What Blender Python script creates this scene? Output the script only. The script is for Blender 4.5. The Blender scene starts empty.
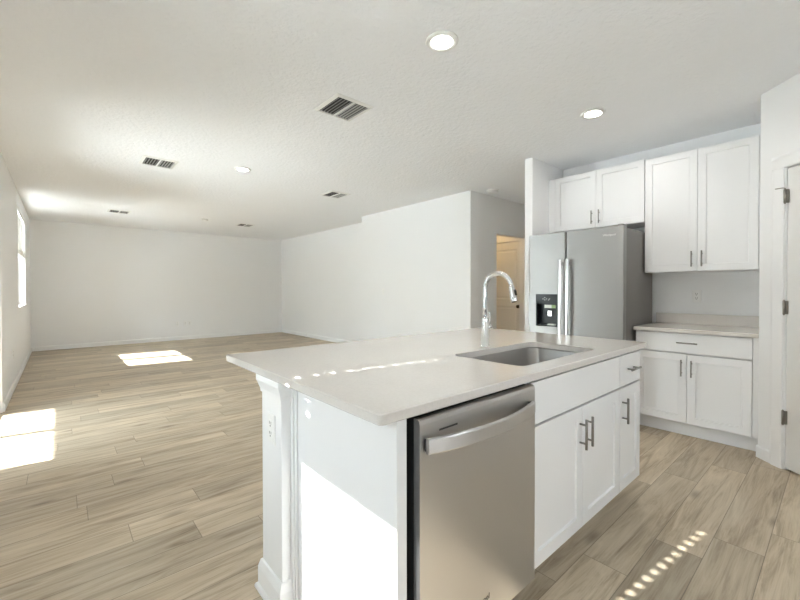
import bpy, bmesh, math, random
from mathutils import Matrix, Vector
random.seed(4)
S = bpy.context.scene
COL = S.collection

# ------------------------------------------------------------------ camera
FPX, PITCH, YAW, ROLL, CAMH, SHY = 388.862, 0.011927, 0.852606, -0.0017, 1.2285, -6.2385
fw = Vector((math.cos(YAW) * math.cos(PITCH), math.sin(YAW) * math.cos(PITCH), -math.sin(PITCH)))
rt = Vector((math.sin(YAW), -math.cos(YAW), 0))
up = rt.cross(fw)
rt, up = math.cos(ROLL) * rt + math.sin(ROLL) * up, -math.sin(ROLL) * rt + math.cos(ROLL) * up
cam_data = bpy.data.cameras.new('camera')
cam = bpy.data.objects.new('camera', cam_data)
COL.objects.link(cam)
M = Matrix.Identity(4)
for i in range(3):
    M[i][0], M[i][1], M[i][2] = rt[i], up[i], -fw[i]
M.translation = (0, 0, CAMH)
cam.matrix_world = M
cam_data.sensor_width = 36
cam_data.lens = FPX / 800 * 36
cam_data.shift_y = SHY / 800
cam_data.clip_start = 0.02
S.camera = cam

# ------------------------------------------------------------------ light, exposure
S.view_settings.view_transform = 'Standard'
S.view_settings.look = 'None'
S.view_settings.exposure = 0.94
S.cycles.denoising_prefilter = 'ACCURATE'
S.cycles.use_adaptive_sampling = False
S.cycles.max_bounces = 20
S.cycles.diffuse_bounces = 14
S.view_settings.gamma = 1.0
S.view_settings.use_curve_mapping = False
SKY, SUN, LAMP = 9.4, 25.0, 14.0
TAN_EL, SLOPE = 0.79, 0.135          # the sun: fall per metre along +X, drift towards -Y
w = bpy.data.worlds.new('sky')
S.world = w
w.use_nodes = True
wn = w.node_tree.nodes
wl = w.node_tree.links
wn.clear()
wo = wn.new('ShaderNodeOutputWorld')
wb = wn.new('ShaderNodeBackground')
wt = wn.new('ShaderNodeTexCoord')
wsep = wn.new('ShaderNodeSeparateXYZ')
wr = wn.new('ShaderNodeValToRGB')
wl.new(wt.outputs['Generated'], wsep.inputs[0])
wl.new(wsep.outputs['Z'], wr.inputs[0])
wr.color_ramp.elements[0].position = 0.0
wr.color_ramp.elements[0].color = (0.86, 0.935, 1.0, 1)
wr.color_ramp.elements[1].position = 0.7
wr.color_ramp.elements[1].color = (0.76, 0.88, 1.0, 1)
wl.new(wr.outputs[0], wb.inputs['Color'])
wb.inputs['Strength'].default_value = SKY
wl.new(wb.outputs[0], wo.inputs['Surface'])

sd = bpy.data.lights.new('sun', 'SUN')
sun = bpy.data.objects.new('sun', sd)
COL.objects.link(sun)
sd.energy = SUN
sd.angle = math.radians(0.45)
sd.color = (1.0, 0.985, 0.965)
sun.rotation_mode = 'QUATERNION'
sun.rotation_quaternion = Vector((1, -SLOPE, -TAN_EL)).to_track_quat('-Z', 'Y')
sun.location = (-6, 2, 6)


def portal(y0, y1, z0, z1, x=-0.62):
    d = bpy.data.lights.new('portal', 'AREA')
    d.shape = 'RECTANGLE'
    d.size, d.size_y = z1 - z0, y1 - y0
    d.cycles.is_portal = True
    o = bpy.data.objects.new('portal', d)
    COL.objects.link(o)
    o.location = (x, (y0 + y1) / 2, (z0 + z1) / 2)
    o.rotation_euler = (0, -math.pi / 2, 0)
    return o

# ------------------------------------------------------------------ materials
def nodes(m):
    return m.node_tree.nodes, m.node_tree.links


def mat(name, col, rough=0.5, metal=0.0, spec=0.5, bump=None, coat=0.0, aniso=0.0, arot=0.0, var=0.0, emit=None):
    m = bpy.data.materials.new(name)
    m.use_nodes = True
    n, l = nodes(m)
    b = n['Principled BSDF']
    b.inputs['Base Color'].default_value = (*col, 1)
    b.inputs['Roughness'].default_value = rough
    b.inputs['Metallic'].default_value = metal
    b.inputs['Specular IOR Level'].default_value = spec
    b.inputs['Coat Weight'].default_value = coat
    if emit:
        b.inputs['Emission Color'].default_value = (*emit[0], 1)
        b.inputs['Emission Strength'].default_value = emit[1]
    tc = n.new('ShaderNodeTexCoord')
    if aniso:
        b.inputs['Anisotropic'].default_value = aniso
        b.inputs['Anisotropic Rotation'].default_value = arot
        t = n.new('ShaderNodeTangent')
        t.direction_type = 'RADIAL'
        t.axis = 'Z'
        l.new(t.outputs[0], b.inputs['Tangent'])
    if var:
        t = n.new('ShaderNodeTexNoise')
        t.inputs['Scale'].default_value = 2.3
        t.inputs['Detail'].default_value = 4
        l.new(tc.outputs['Object'], t.inputs['Vector'])
        mx = n.new('ShaderNodeMix')
        mx.data_type = 'RGBA'
        mx.inputs['A'].default_value = (*[c * (1 - var) for c in col], 1)
        mx.inputs['B'].default_value = (*[min(1, c * (1 + var)) for c in col], 1)
        l.new(t.outputs['Fac'], mx.inputs['Factor'])
        l.new(mx.outputs['Result'], b.inputs['Base Color'])
    if bump:
        sc, st, dist = bump
        t = n.new('ShaderNodeTexNoise')
        t.inputs['Scale'].default_value = sc
        t.inputs['Detail'].default_value = 3
        l.new(tc.outputs['Object'], t.inputs['Vector'])
        bp = n.new('ShaderNodeBump')
        bp.inputs['Strength'].default_value = st
        bp.inputs['Distance'].default_value = dist
        l.new(t.outputs['Fac'], bp.inputs['Height'])
        l.new(bp.outputs[0], b.inputs['Normal'])
    return m


WALL = mat('wall_paint', (0.847, 0.852, 0.857), 0.6, spec=0.3, bump=(90, 0.12, 0.004), var=0.01)
CEIL = mat('ceiling_texture', (0.858, 0.866, 0.882), 0.8, spec=0.2, bump=(34, 0.55, 0.012), var=0.015)
TRIM = mat('trim_white', (0.86, 0.865, 0.87), 0.35, spec=0.4, var=0.01)
CAB = mat('cabinet_white', (0.828, 0.83, 0.835), 0.33, spec=0.45, var=0.008)
PLATE = mat('plate_white', (0.86, 0.86, 0.85), 0.3)
SLOT = mat('slot_dark', (0.05, 0.05, 0.05), 0.6)
DARK = mat('cavity_dark', (0.02, 0.02, 0.02), 0.8)
BLACK = mat('black_gloss', (0.012, 0.016, 0.019), 0.30, spec=0.25)
PULL = mat('brushed_nickel_pull', (0.30, 0.29, 0.27), 0.32, metal=1.0, var=0.05)
HINGE = mat('hinge_nickel', (0.32, 0.30, 0.27), 0.35, metal=1.0, var=0.05)
CHROME = mat('chrome', (0.82, 0.83, 0.84), 0.06, metal=1.0)
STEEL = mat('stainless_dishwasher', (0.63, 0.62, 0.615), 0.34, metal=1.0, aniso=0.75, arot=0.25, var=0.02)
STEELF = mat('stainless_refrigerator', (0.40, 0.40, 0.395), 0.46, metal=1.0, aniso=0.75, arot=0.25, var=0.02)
STEELH = mat('stainless_handle', (0.60, 0.59, 0.575), 0.25, metal=1.0, var=0.02)
SINKM = mat('stainless_sink', (0.42, 0.41, 0.40), 0.34, metal=1.0, var=0.04)
FSIDE = mat('refrigerator_side_grey', (0.20, 0.19, 0.18), 0.45, var=0.03)
GASKET = mat('gasket_dark', (0.05, 0.045, 0.04), 0.6)
VENT = mat('vent_white', (0.80, 0.80, 0.78), 0.45)
VENTS = mat('vent_slat', (0.33, 0.33, 0.32), 0.5)
VDARK = mat('duct_dark', (0.035, 0.035, 0.035), 0.9)
LENS = mat('lamp_lens', (0.9, 0.9, 0.9), 0.4, emit=((1.0, 0.95, 0.87), LAMP))
VINYL = mat('window_vinyl', (0.86, 0.87, 0.87), 0.35)
BLIND = mat('blind_white', (0.82, 0.82, 0.80), 0.5)
DOORB = mat('door_paint', (0.80, 0.80, 0.785), 0.4, var=0.01)
BRONZE = mat('knob_bronze', (0.06, 0.05, 0.04), 0.4, metal=1.0)
GROUND = mat('outside_concrete', (0.62, 0.62, 0.60), 0.9, var=0.1)
SIGNM = mat('logo_grey', (0.16, 0.16, 0.16), 0.4)
SIGNW = mat('logo_bright', (0.85, 0.85, 0.83), 0.3)
LABELW = mat('label_pale', (0.72, 0.76, 0.68), 0.3)
LABELG = mat('label_green', (0.30, 0.42, 0.18), 0.4)


def screen_mat(al):  # see-through sheet added outside the glass to weaken the daylight
    m = bpy.data.materials.new('dimming_screen')
    m.use_nodes = True
    n, l = nodes(m)
    b = n['Principled BSDF']
    b.inputs['Base Color'].default_value = (0.05, 0.05, 0.05, 1)
    b.inputs['Roughness'].default_value = 0.8
    b.inputs['Alpha'].default_value = al
    return m


SCREEN = screen_mat(0.45)
SCREENL = screen_mat(0.15)
SCREEND = screen_mat(0.5)


def glass_mat():
    m = bpy.data.materials.new('window_glass')
    m.use_nodes = True
    n, l = nodes(m)
    n.clear()
    o = n.new('ShaderNodeOutputMaterial')
    mx = n.new('ShaderNodeMixShader')
    t = n.new('ShaderNodeBsdfTransparent')
    t.inputs[0].default_value = (0.97, 0.985, 0.98, 1)
    g = n.new('ShaderNodeBsdfGlossy')
    g.inputs['Roughness'].default_value = 0.02
    f = n.new('ShaderNodeFresnel')
    f.inputs[0].default_value = 1.3
    l.new(f.outputs[0], mx.inputs[0])
    l.new(t.outputs[0], mx.inputs[1])
    l.new(g.outputs[0], mx.inputs[2])
    l.new(mx.outputs[0], o.inputs[0])
    return m


GLASS = glass_mat()


def quartz():
    m = mat('quartz_white', (0.80, 0.775, 0.735), 0.09, spec=0.5)
    n, l = nodes(m)
    b = n['Principled BSDF']
    tc = n['Texture Coordinate']
    t = n.new('ShaderNodeTexNoise')
    t.inputs['Scale'].default_value = 120
    t.inputs['Detail'].default_value = 2
    l.new(tc.outputs['Object'], t.inputs['Vector'])
    r = n.new('ShaderNodeValToRGB')
    r.color_ramp.elements[0].position = 0.36
    r.color_ramp.elements[0].color = (0.645, 0.612, 0.573, 1)
    r.color_ramp.elements[1].position = 0.55
    r.color_ramp.elements[1].color = (0.668, 0.635, 0.597, 1)
    l.new(t.outputs['Fac'], r.inputs[0])
    l.new(r.outputs[0], b.inputs['Base Color'])
    return m


QUARTZ = quartz()


def floor_mat():
    m = bpy.data.materials.new('vinyl_plank_floor')
    m.use_nodes = True
    n, l = nodes(m)
    b = n['Principled BSDF']
    tc = n.new('ShaderNodeTexCoord')
    sp = n.new('ShaderNodeSeparateXYZ')
    l.new(tc.outputs['Object'], sp.inputs[0])

    def mth(op, a, c=None, d=None):
        k = n.new('ShaderNodeMath')
        k.operation = op
        for i, v in enumerate((a, c, d)):
            if v is None:
                continue
            if isinstance(v, (int, float)):
                k.inputs[i].default_value = v
            else:
                l.new(v, k.inputs[i])
        return k.outputs[0]
    W, L = 0.1855, 1.22
    v = mth('DIVIDE', mth('ADD', sp.outputs['Y'], 20 * W - 0.232), W)
    row = mth('FLOOR', v)
    fv = mth('FRACT', v)
    wn1 = n.new('ShaderNodeTexWhiteNoise')
    wn1.noise_dimensions = '1D'
    l.new(row, wn1.inputs['W'])
    u = mth('ADD', mth('DIVIDE', sp.outputs['X'], L), mth('MULTIPLY', wn1.outputs['Value'], 7.0))
    idx = mth('FLOOR', u)
    fu = mth('FRACT', u)
    cmb = n.new('ShaderNodeCombineXYZ')
    l.new(row, cmb.inputs[0])
    l.new(idx, cmb.inputs[1])
    wn2 = n.new('ShaderNodeTexWhiteNoise')
    wn2.noise_dimensions = '2D'
    l.new(cmb.outputs[0], wn2.inputs['Vector'])
    rnd = wn2.outputs['Value']
    # grain coordinates: stretched along X, shifted per plank
    gx = mth('ADD', mth('MULTIPLY', sp.outputs['X'], 0.9), mth('MULTIPLY', rnd, 37.0))
    gy = mth('ADD', mth('MULTIPLY', sp.outputs['Y'], 9.0), mth('MULTIPLY', rnd, 91.0))
    gc = n.new('ShaderNodeCombineXYZ')
    l.new(gx, gc.inputs[0])
    l.new(gy, gc.inputs[1])
    t1 = n.new('ShaderNodeTexNoise')
    t1.inputs['Scale'].default_value = 1.6
    t1.inputs['Detail'].default_value = 8
    t1.inputs['Roughness'].default_value = 0.62
    t1.inputs['Distortion'].default_value = 1.2
    l.new(gc.outputs[0], t1.inputs['Vector'])
    gc2 = n.new('ShaderNodeCombineXYZ')
    l.new(mth('MULTIPLY', gx, 3.0), gc2.inputs[0])
    l.new(mth('MULTIPLY', gy, 9.0), gc2.inputs[1])
    t2 = n.new('ShaderNodeTexNoise')
    t2.inputs['Scale'].default_value = 2.0
    t2.inputs['Detail'].default_value = 4
    l.new(gc2.outputs[0], t2.inputs['Vector'])
    ramp = n.new('ShaderNodeValToRGB')
    e = ramp.color_ramp.elements
    e[0].position = 0.31
    e[0].color = (0.235, 0.175, 0.11, 1)
    e[1].position = 0.70
    e[1].color = (0.60, 0.515, 0.395, 1)
    k = e.new(0.5)
    k.color = (0.46, 0.38, 0.275, 1)
    l.new(mth('ADD', mth('MULTIPLY', t1.outputs['Fac'], 0.8), mth('MULTIPLY', t2.outputs['Fac'], 0.2)), ramp.inputs[0])
    # per-plank tone
    tone = mth('ADD', mth('MULTIPLY', rnd, 0.34), 0.83)
    mx = n.new('ShaderNodeMix')
    mx.data_type = 'RGBA'
    mx.blend_type = 'MULTIPLY'
    mx.inputs['Factor'].default_value = 1
    l.new(ramp.outputs[0], mx.inputs['A'])
    cg = n.new('ShaderNodeCombineXYZ')
    for i in range(3):
        l.new(tone, cg.inputs[i])
    l.new(cg.outputs[0], mx.inputs['B'])
    # knots
    vo = n.new('ShaderNodeTexVoronoi')
    vo.inputs['Scale'].default_value = 1.0
    kc = n.new('ShaderNodeCombineXYZ')
    l.new(mth('ADD', mth('MULTIPLY', sp.outputs['X'], 1.5), mth('MULTIPLY', rnd, 13.0)), kc.inputs[0])
    l.new(mth('MULTIPLY', sp.outputs['Y'], 4.2), kc.inputs[1])
    l.new(kc.outputs[0], vo.inputs['Vector'])
    kn = mth('MULTIPLY', mth('SUBTRACT', 1.0, mth('SMOOTH_MIN', mth('MULTIPLY', vo.outputs['Distance'], 7.0), 1.0, 0.25)), 0.75)
    mk = n.new('ShaderNodeMix')
    mk.data_type = 'RGBA'
    mk.clamp_factor = True
    l.new(kn, mk.inputs['Factor'])
    l.new(mx.outputs['Result'], mk.inputs['A'])
    mk.inputs['B'].default_value = (0.11, 0.07, 0.04, 1)
    # seams
    dv = mth('MULTIPLY', mth('MINIMUM', fv, mth('SUBTRACT', 1.0, fv)), W)
    du = mth('MULTIPLY', mth('MINIMUM', fu, mth('SUBTRACT', 1.0, fu)), L)
    seam = mth('LESS_THAN', mth('MINIMUM', dv, du), 0.0016)
    ms = n.new('ShaderNodeMix')
    ms.data_type = 'RGBA'
    l.new(mth('MULTIPLY', seam, 0.58), ms.inputs['Factor'])
    l.new(mk.outputs['Result'], ms.inputs['A'])
    ms.inputs['B'].default_value = (0.07, 0.05, 0.035, 1)
    l.new(ms.outputs['Result'], b.inputs['Base Color'])
    b.inputs['Roughness'].default_value = 0.42
    b.inputs['Specular IOR Level'].default_value = 0.45
    bp = n.new('ShaderNodeBump')
    bp.inputs['Strength'].default_value = 0.15
    bp.inputs['Distance'].default_value = 0.002
    l.new(mth('SUBTRACT', t2.outputs['Fac'], mth('MULTIPLY', seam, 2.0)), bp.inputs['Height'])
    l.new(bp.outputs[0], b.inputs['Normal'])
    return m


FLOOR = floor_mat()

# ------------------------------------------------------------------ mesh helpers
class MB:
    """Collects shapes, in world coordinates, into one mesh."""
    def __init__(self, mtx=None):
        self.bm = bmesh.new()
        self.mtx = mtx or Matrix.Identity(4)

    def _merge(self, b, smooth=False):
        bmesh.ops.recalc_face_normals(b, faces=b.faces)
        me = bpy.data.meshes.new('tmp')
        for f in b.faces:
            f.smooth = smooth
        b.transform(self.mtx)
        if self.mtx.determinant() < 0:
            bmesh.ops.reverse_faces(b, faces=b.faces)
        b.to_mesh(me)
        b.free()
        self.bm.from_mesh(me)
        bpy.data.meshes.remove(me)
        return self

    def box(self, x0, x1, y0, y1, z0, z1, bev=0.0, seg=2):
        b = bmesh.new()
        vs = [b.verts.new((x, y, z)) for z in (z0, z1) for y in (y0, y1) for x in (x0, x1)]
        for q in ((0, 2, 3, 1), (4, 5, 7, 6), (0, 1, 5, 4), (2, 6, 7, 3), (0, 4, 6, 2), (1, 3, 7, 5)):
            b.faces.new([vs[i] for i in q])
        if bev:
            bmesh.ops.bevel(b, geom=list(b.edges), offset=bev, segments=seg, affect='EDGES', profile=0.5)
        return self._merge(b)

    def loft(self, loops, cap=True, smooth=False):
        """closed rings of equal length joined one to the next"""
        b = bmesh.new()
        rings = [[b.verts.new(p) for p in lp] for lp in loops]
        for a, c in zip(rings, rings[1:]):
            k = len(a)
            for i in range(k):
                b.faces.new((a[i], a[(i + 1) % k], c[(i + 1) % k], c[i]))
        if cap:
            b.faces.new(rings[0][::-1])
            b.faces.new(rings[-1])
        return self._merge(b, smooth)

    def prism(self, pts, axis, a0, a1, smooth=False):
        """2-D outline swept along an axis (0, 1 or 2)"""
        def mk(p, a):
            q = list(p)
            q.insert(axis, a)
            return q
        return self.loft([[mk(p, a0) for p in pts], [mk(p, a1) for p in pts]], True, smooth)

    def cyl(self, c, r, h, axis=2, n=24, r2=None, bev=0.0):
        r2 = r if r2 is None else r2
        prof = [(r, 0), (r2, h)]
        if bev:
            prof = [(r - bev, 0), (r, bev), (r2, h - bev), (r2 - bev, h)]
        return self.lathe(c, prof, axis, n)

    def lathe(self, c, prof, axis=2, n=28, smooth=True, cap=True):
        loops = []
        for r, h in prof:
            lp = []
            for i in range(n):
                t = 2 * math.pi * i / n
                q = [r * math.cos(t), r * math.sin(t)]
                q.insert(axis, h)
                lp.append([c[k] + q[k] for k in range(3)])
            loops.append(lp)
        return self.loft(loops, cap, smooth)

    def tube(self, pts, r, n=14, smooth=True):
        pts = [Vector(p) for p in pts]
        rs = r if isinstance(r, (list, tuple)) else [r] * len(pts)
        loops = []
        ref = None
        for i, p in enumerate(pts):
            t = (pts[min(i + 1, len(pts) - 1)] - pts[max(i - 1, 0)]).normalized()
            if ref is None:
                ref = t.orthogonal().normalized()
            ref = (ref - t * ref.dot(t)).normalized()
            q = t.cross(ref)
            loops.append([p + rs[i] * (math.cos(2 * math.pi * k / n) * ref + math.sin(2 * math.pi * k / n) * q) for k in range(n)])
        return self.loft(loops, True, smooth)

    def shaker(self, u0, u1, v0, v1, d, rail=0.057, rec=0.009, mp=None):
        """framed door: u across, v up, front at depth 0, back at depth d; mp maps (u, v, depth) to a point"""
        e = 0.0015
        def ring(i, dep):
            return [mp(u0 + i, v0 + i, dep), mp(u1 - i, v0 + i, dep), mp(u1 - i, v1 - i, dep), mp(u0 + i, v1 - i, dep)]
        return self.loft([ring(0, d), ring(0, e), ring(e, 0), ring(rail, 0), ring(rail + 0.003, rec)], True)

    def slab(self, u0, u1, v0, v1, d, mp):
        e = 0.0015
        def ring(i, dep):
            return [mp(u0 + i, v0 + i, dep), mp(u1 - i, v0 + i, dep), mp(u1 - i, v1 - i, dep), mp(u0 + i, v1 - i, dep)]
        return self.loft([ring(0, d), ring(0, e), ring(e, 0)], True)


def link(name, mb, material, parent=None, bottom=False):
    bm = mb.bm
    me = bpy.data.meshes.new(name)
    o = bpy.data.objects.new(name, me)
    COL.objects.link(o)
    if parent is None:
        vs = [v.co for v in bm.verts]
        off = Vector(((min(v.x for v in vs) + max(v.x for v in vs)) / 2, (min(v.y for v in vs) + max(v.y for v in vs)) / 2, min(v.z for v in vs))) if bottom else Vector()
    else:
        off = world_loc(parent)
    bmesh.ops.translate(bm, verts=bm.verts, vec=-off)
    bm.to_mesh(me)
    bm.free()
    for mm in (material if isinstance(material, (list, tuple)) else [material]):
        me.materials.append(mm)
    if parent is None:
        o.location = off
    else:
        o.parent = parent
    return o


def world_loc(o):
    v = Vector()
    while o:
        v = v + o.location
        o = o.parent
    return v


def tag(o, label=None, cat=None, group=None, kind=None):
    if label:
        o['label'] = label
    if cat:
        o['category'] = cat
    if group:
        o['group'] = group
    if kind:
        o['kind'] = kind
    return o


def thing(name, loc, label, cat, group=None, kind=None):
    o = bpy.data.objects.new(name, None)
    o.empty_display_size = 0.1
    COL.objects.link(o)
    o.location = loc
    return tag(o, label, cat, group, kind)


def struct(name, mb, material, label=None):
    return tag(link(name, mb, material), label, None, None, 'structure')


def text(name, s, size, mtx, material, parent, thick=0.0006):
    c = bpy.data.curves.new(name, 'FONT')
    c.body = s
    c.size = size
    c.extrude = thick
    c.align_x = 'CENTER'
    c.align_y = 'CENTER'
    t = bpy.data.objects.new(name, c)
    COL.objects.link(t)
    dg = bpy.context.evaluated_depsgraph_get()
    me = bpy.data.meshes.new_from_object(t.evaluated_get(dg))
    bpy.data.objects.remove(t)
    mb = MB()
    mb.bm.from_mesh(me)
    bpy.data.meshes.remove(me)
    mb.bm.transform(mtx)
    return link(name, mb, material, parent)

# ------------------------------------------------------------------ the room
ZC = 2.629
XL, YF = -0.445, 10.636
XR, XRN, YSTEP, YH = 4.785, 4.40, 6.15, 3.51        # right wall, its nearer part, the step, the hall wall
XK, YS0, YS1 = 4.48, 2.20, 2.29                     # kitchen wall, stub wall by the refrigerator
CX, CY = 3.83, 0.41                                 # corner of the angled pantry wall
YB = -1.35
XO = XL - 0.16
XE = 7.4

struct('floor', MB().box(XO, XE, YB - 0.1, YF + 0.1, -0.12, 0.0), FLOOR, 'greige oak-look plank floor')
struct('ceiling', MB().box(XO, XE, YB - 0.1, YF + 0.1, ZC, ZC + 0.15), CEIL, 'white textured ceiling')

W1 = (-0.015, 1.545, 0.90, 2.45)
W4 = (1.72, 2.50, 0.30, 1.90)  # unseen opening added to brighten the left floor
SL = (3.72, 5.53, 0.0, 2.20)
W2 = (7.715, 9.25, 0.97, 2.43)
mb = MB()
ys = [YB - 0.1]
for a, b_, z0, z1 in (W1, W4, SL, W2):
    mb.box(XO, XL, ys[-1], a, 0, ZC)
    if z0 > 0:
        mb.box(XO, XL, a, b_, 0, z0)
    mb.box(XO, XL, a, b_, z1, ZC)
    ys.append(b_)
mb.box(XO, XL, ys[-1], YF + 0.1, 0, ZC)
struct('wall_left', mb, WALL, 'off white left wall with the windows')
struct('wall_far', MB().box(XL, XR + 0.12, YF, YF + 0.12, 0, ZC), WALL, 'off white far wall')
struct('wall_right', MB().box(XR, XR + 0.12, YSTEP, YF, 0, ZC).box(XRN, XR + 0.12, YH, YSTEP, 0, ZC), WALL, 'off white right wall with a shallow step')
OX0, OX1, OZ = 5.03, 5.86, 2.075
struct('wall_hall', MB().box(XR + 0.12, OX0, YH, YH + 0.12, 0, ZC).box(OX0, OX1, YH, YH + 0.12, OZ, ZC).box(OX1, XE, YH, YH + 0.12, 0, ZC), WALL, 'hallway wall with a cased opening')
struct('wall_vestibule', MB().box(5.89, 5.99, YH + 0.12, 3.56, 0, ZC).box(5.89, 5.99, 4.43, 5.4, 0, ZC).box(5.89, 5.99, 3.56, 4.43, 2.05, ZC).box(4.905, 5.99, 5.4, 5.5, 0, ZC).box(6.0, 6.05, 3.5, 4.5, 0, 2.1), WALL)
struct('wall_stub', MB().box(3.80, XE, YS0, YS1, 0, ZC, 0.004), WALL, 'short wall end beside the refrigerator')
struct('wall_kitchen', MB().box(XK, XK + 0.12, YB - 0.1, YS0, 0, ZC), WALL, 'kitchen wall behind the cabinets')
struct('wall_hall_end', MB().box(XE - 0.05, XE, YS1, YH, 0, ZC), WALL)

# angled pantry wall: local u along the wall, v out into the room
r2 = math.sqrt(0.5)
PM = Matrix(((-r2, -r2, 0, CX), (-r2, r2, 0, CY), (0, 0, 1, 0), (0, 0, 0, 1)))
D0, D1, DZ = 0.204, 0.935, 2.035
mb = MB()
mb.box(CX, XK, CY - 0.12, CY, 0, ZC)
mb.mtx = PM
mb.box(0, D0 - 0.004, -0.115, 0, 0, ZC).box(D1 + 0.004, 1.25, -0.115, 0, 0, ZC).box(D0 - 0.004, D1 + 0.004, -0.115, 0, DZ + 0.006, ZC)
mb.mtx = Matrix.Identity(4)
ex, ey = CX - 1.25 * r2, CY - 1.25 * r2
mb.box(ex, ex + 0.12, YB, ey, 0, ZC)
struct('wall_pantry', mb, WALL, 'angled off white pantry wall on the right')
BW = (0.9, 1.8, 1.10, 1.58)  # unseen opening added behind the camera to fill the island fronts
struct('wall_back', MB().box(XL, BW[0], YB - 0.1, YB, 0, ZC).box(BW[1], XK, YB - 0.1, YB, 0, ZC).box(BW[0], BW[1], YB - 0.1, YB, 0, BW[2]).box(BW[0], BW[1], YB - 0.1, YB, BW[3], ZC), WALL)
mb = MB()
for u in (BW[0], (BW[0] + BW[1]) / 2 - 0.02, BW[1] - 0.04):
    mb.box(u, u + 0.04, YB - 0.08, YB - 0.03, BW[2], BW[3])
mb.box(BW[0] + 0.04, BW[1] - 0.04, YB - 0.08, YB - 0.03, BW[2], BW[2] + 0.04).box(BW[0] + 0.04, BW[1] - 0.04, YB - 0.08, YB - 0.03, BW[3] - 0.04, BW[3])
struct('window_fill_back', mb, VINYL, 'unseen back window added for fill light')
po = portal(BW[0], BW[1], BW[2], BW[3])
po.location = ((BW[0] + BW[1]) / 2, YB - 0.12, (BW[2] + BW[3]) / 2)
po.rotation_euler = (math.pi / 2, 0, 0)
po.data.size, po.data.size_y = BW[1] - BW[0], BW[3] - BW[2]

# baseboards
BP = [(0, 0), (0.014, 0), (0.014, 0.075), (0.008, 0.088), (0, 0.09)]
def base_run(name, runs):
    mb = MB()
    for (axis, side, wallc, a0, a1) in runs:
        if axis == 'm':
            mb.mtx = PM
            mb.prism([(side * p, z) for p, z in BP], 0, a0, a1)
            mb.mtx = Matrix.Identity(4)
        else:
            mb.prism([(wallc + side * p, z) for p, z in BP], axis, a0, a1)
    return struct(name, mb, TRIM)
base_run('baseboard_left', [(1, 1, XL, 5.56, YF), (1, 1, XL, YB, 3.70)])
base_run('baseboard_far', [(0, -1, YF, XL + 0.014, XR - 0.014)])
base_run('baseboard_right', [(1, -1, XR, YSTEP, YF), (1, -1, XRN, YH, YSTEP), (0, 1, YSTEP, XRN, XR - 0.014)])
base_run('baseboard_hall', [(0, -1, YH, XRN, OX0)])
base_run('baseboard_pantry', [('m', 1, 0, 0.0, 0.112), ('m', 1, 0, 1.03, 1.25)])
base_run('baseboard_stub', [(0, 1, YS1, 3.80, XE)])

# ------------------------------------------------------------------ windows
def window(name, y0, y1, z0, z1, units, label, screen=False, zm=None, mull=0.022):
    t = thing(name, (XO + 0.06, (y0 + y1) / 2, z0), label, 'window', None, 'structure')
    x0, x1 = XO + 0.02, XO + 0.08
    f = MB()
    fr = 0.035
    f.box(x0, x1, y0, y1, z0, z0 + fr).box(x0, x1, y0, y1, z1 - fr, z1).box(x0, x1, y0, y0 + fr, z0 + fr, z1 - fr).box(x0, x1, y1 - fr, y1, z0 + fr, z1 - fr)
    st = (y1 - y0) / units
    for i in range(1, units):
        f.box(x0, x1, y0 + st * i - mull, y0 + st * i + mull, z0 + fr, z1 - fr)
    link('window_frame', f, VINYL, t)
    zm = zm or (z0 + z1) / 2
    for i in range(units):
        a = y0 + st * i + (fr if i == 0 else mull)
        b = y0 + st * (i + 1) - (fr if i == units - 1 else mull)
        for k, (q0, q1, xo) in enumerate(((z0 + fr, zm + 0.018, 0.034), (zm - 0.018, z1 - fr, 0.008))):
            s = 0.022
            xa, xb = x0 + xo, x0 + xo + 0.022
            sash = link('sash', MB().box(xa, xb, a, b, q0, q0 + s + 0.01).box(xa, xb, a, b, q1 - s - 0.01, q1).box(xa, xb, a, a + s, q0 + s + 0.01, q1 - s - 0.01).box(xa, xb, b - s, b, q0 + s + 0.01, q1 - s - 0.01), VINYL, t)
            link('pane', MB().box(xa + 0.009, xa + 0.013, a + s, b - s, q0 + s + 0.01, q1 - s - 0.01), GLASS, sash)
        if screen:  # added only to dim this window's light
            link('dimming_screen', MB().box(XO + 0.012, XO + 0.0125, a, b, z0 + fr, z1 - fr if screen == 'dense' else zm), SCREEND if screen == 'dense' else SCREEN, t)
    link('window_sill', MB().box(XO + 0.081, XL + 0.012, y0 + 0.001, y1 - 0.001, z0 + 0.001, z0 + 0.014, 0.003), TRIM, t)
    portal(y0, y1, z0, z1)
    return t
window('window_1', *W1, 2, 'double window in the left wall beside the kitchen', True, 1.585)
window('window_fill_left', *W4, 1, 'unseen window added to the left wall for fill light', 'dense')
window('window_2', *W2, 2, 'double window at the far end of the left wall', False, 1.85, 0.05)

# sliding patio door
t = thing('door_3', (XO + 0.06, 4.62, 0), 'white sliding glass patio door in the left wall', 'door', None, 'structure')
y0, y1, z1 = SL[0], SL[1], SL[3]
link('door_frame', MB().box(XO + 0.01, XL - 0.03, y0, y0 + 0.05, 0.0, z1).box(XO + 0.01, XL - 0.03, y1 - 0.05, y1, 0, z1).box(XO + 0.01, XL - 0.03, y0 + 0.05, y1 - 0.05, z1 - 0.05, z1).box(XO + 0.01, XL - 0.03, y0 + 0.05, y1 - 0.05, 0, 0.02), VINYL, t)
for (a, b, xa) in ((y0 + 0.05, 4.66, XO + 0.03), (4.60, y1 - 0.05, XO + 0.075)):
    s = 0.06
    sash = link('sash', MB().box(xa, xa + 0.035, a, b, 0.02, 0.05).box(xa, xa + 0.035, a, b, z1 - 0.05 - s, z1 - 0.05).box(xa, xa + 0.035, a, a + s, 0.05, z1 - 0.05 - s).box(xa, xa + 0.035, b - s, b, 0.05, z1 - 0.05 - s), VINYL, t)
    link('pane', MB().box(xa + 0.014, xa + 0.019, a + s, b - s, 0.05, z1 - 0.05 - s), GLASS, sash)
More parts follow.
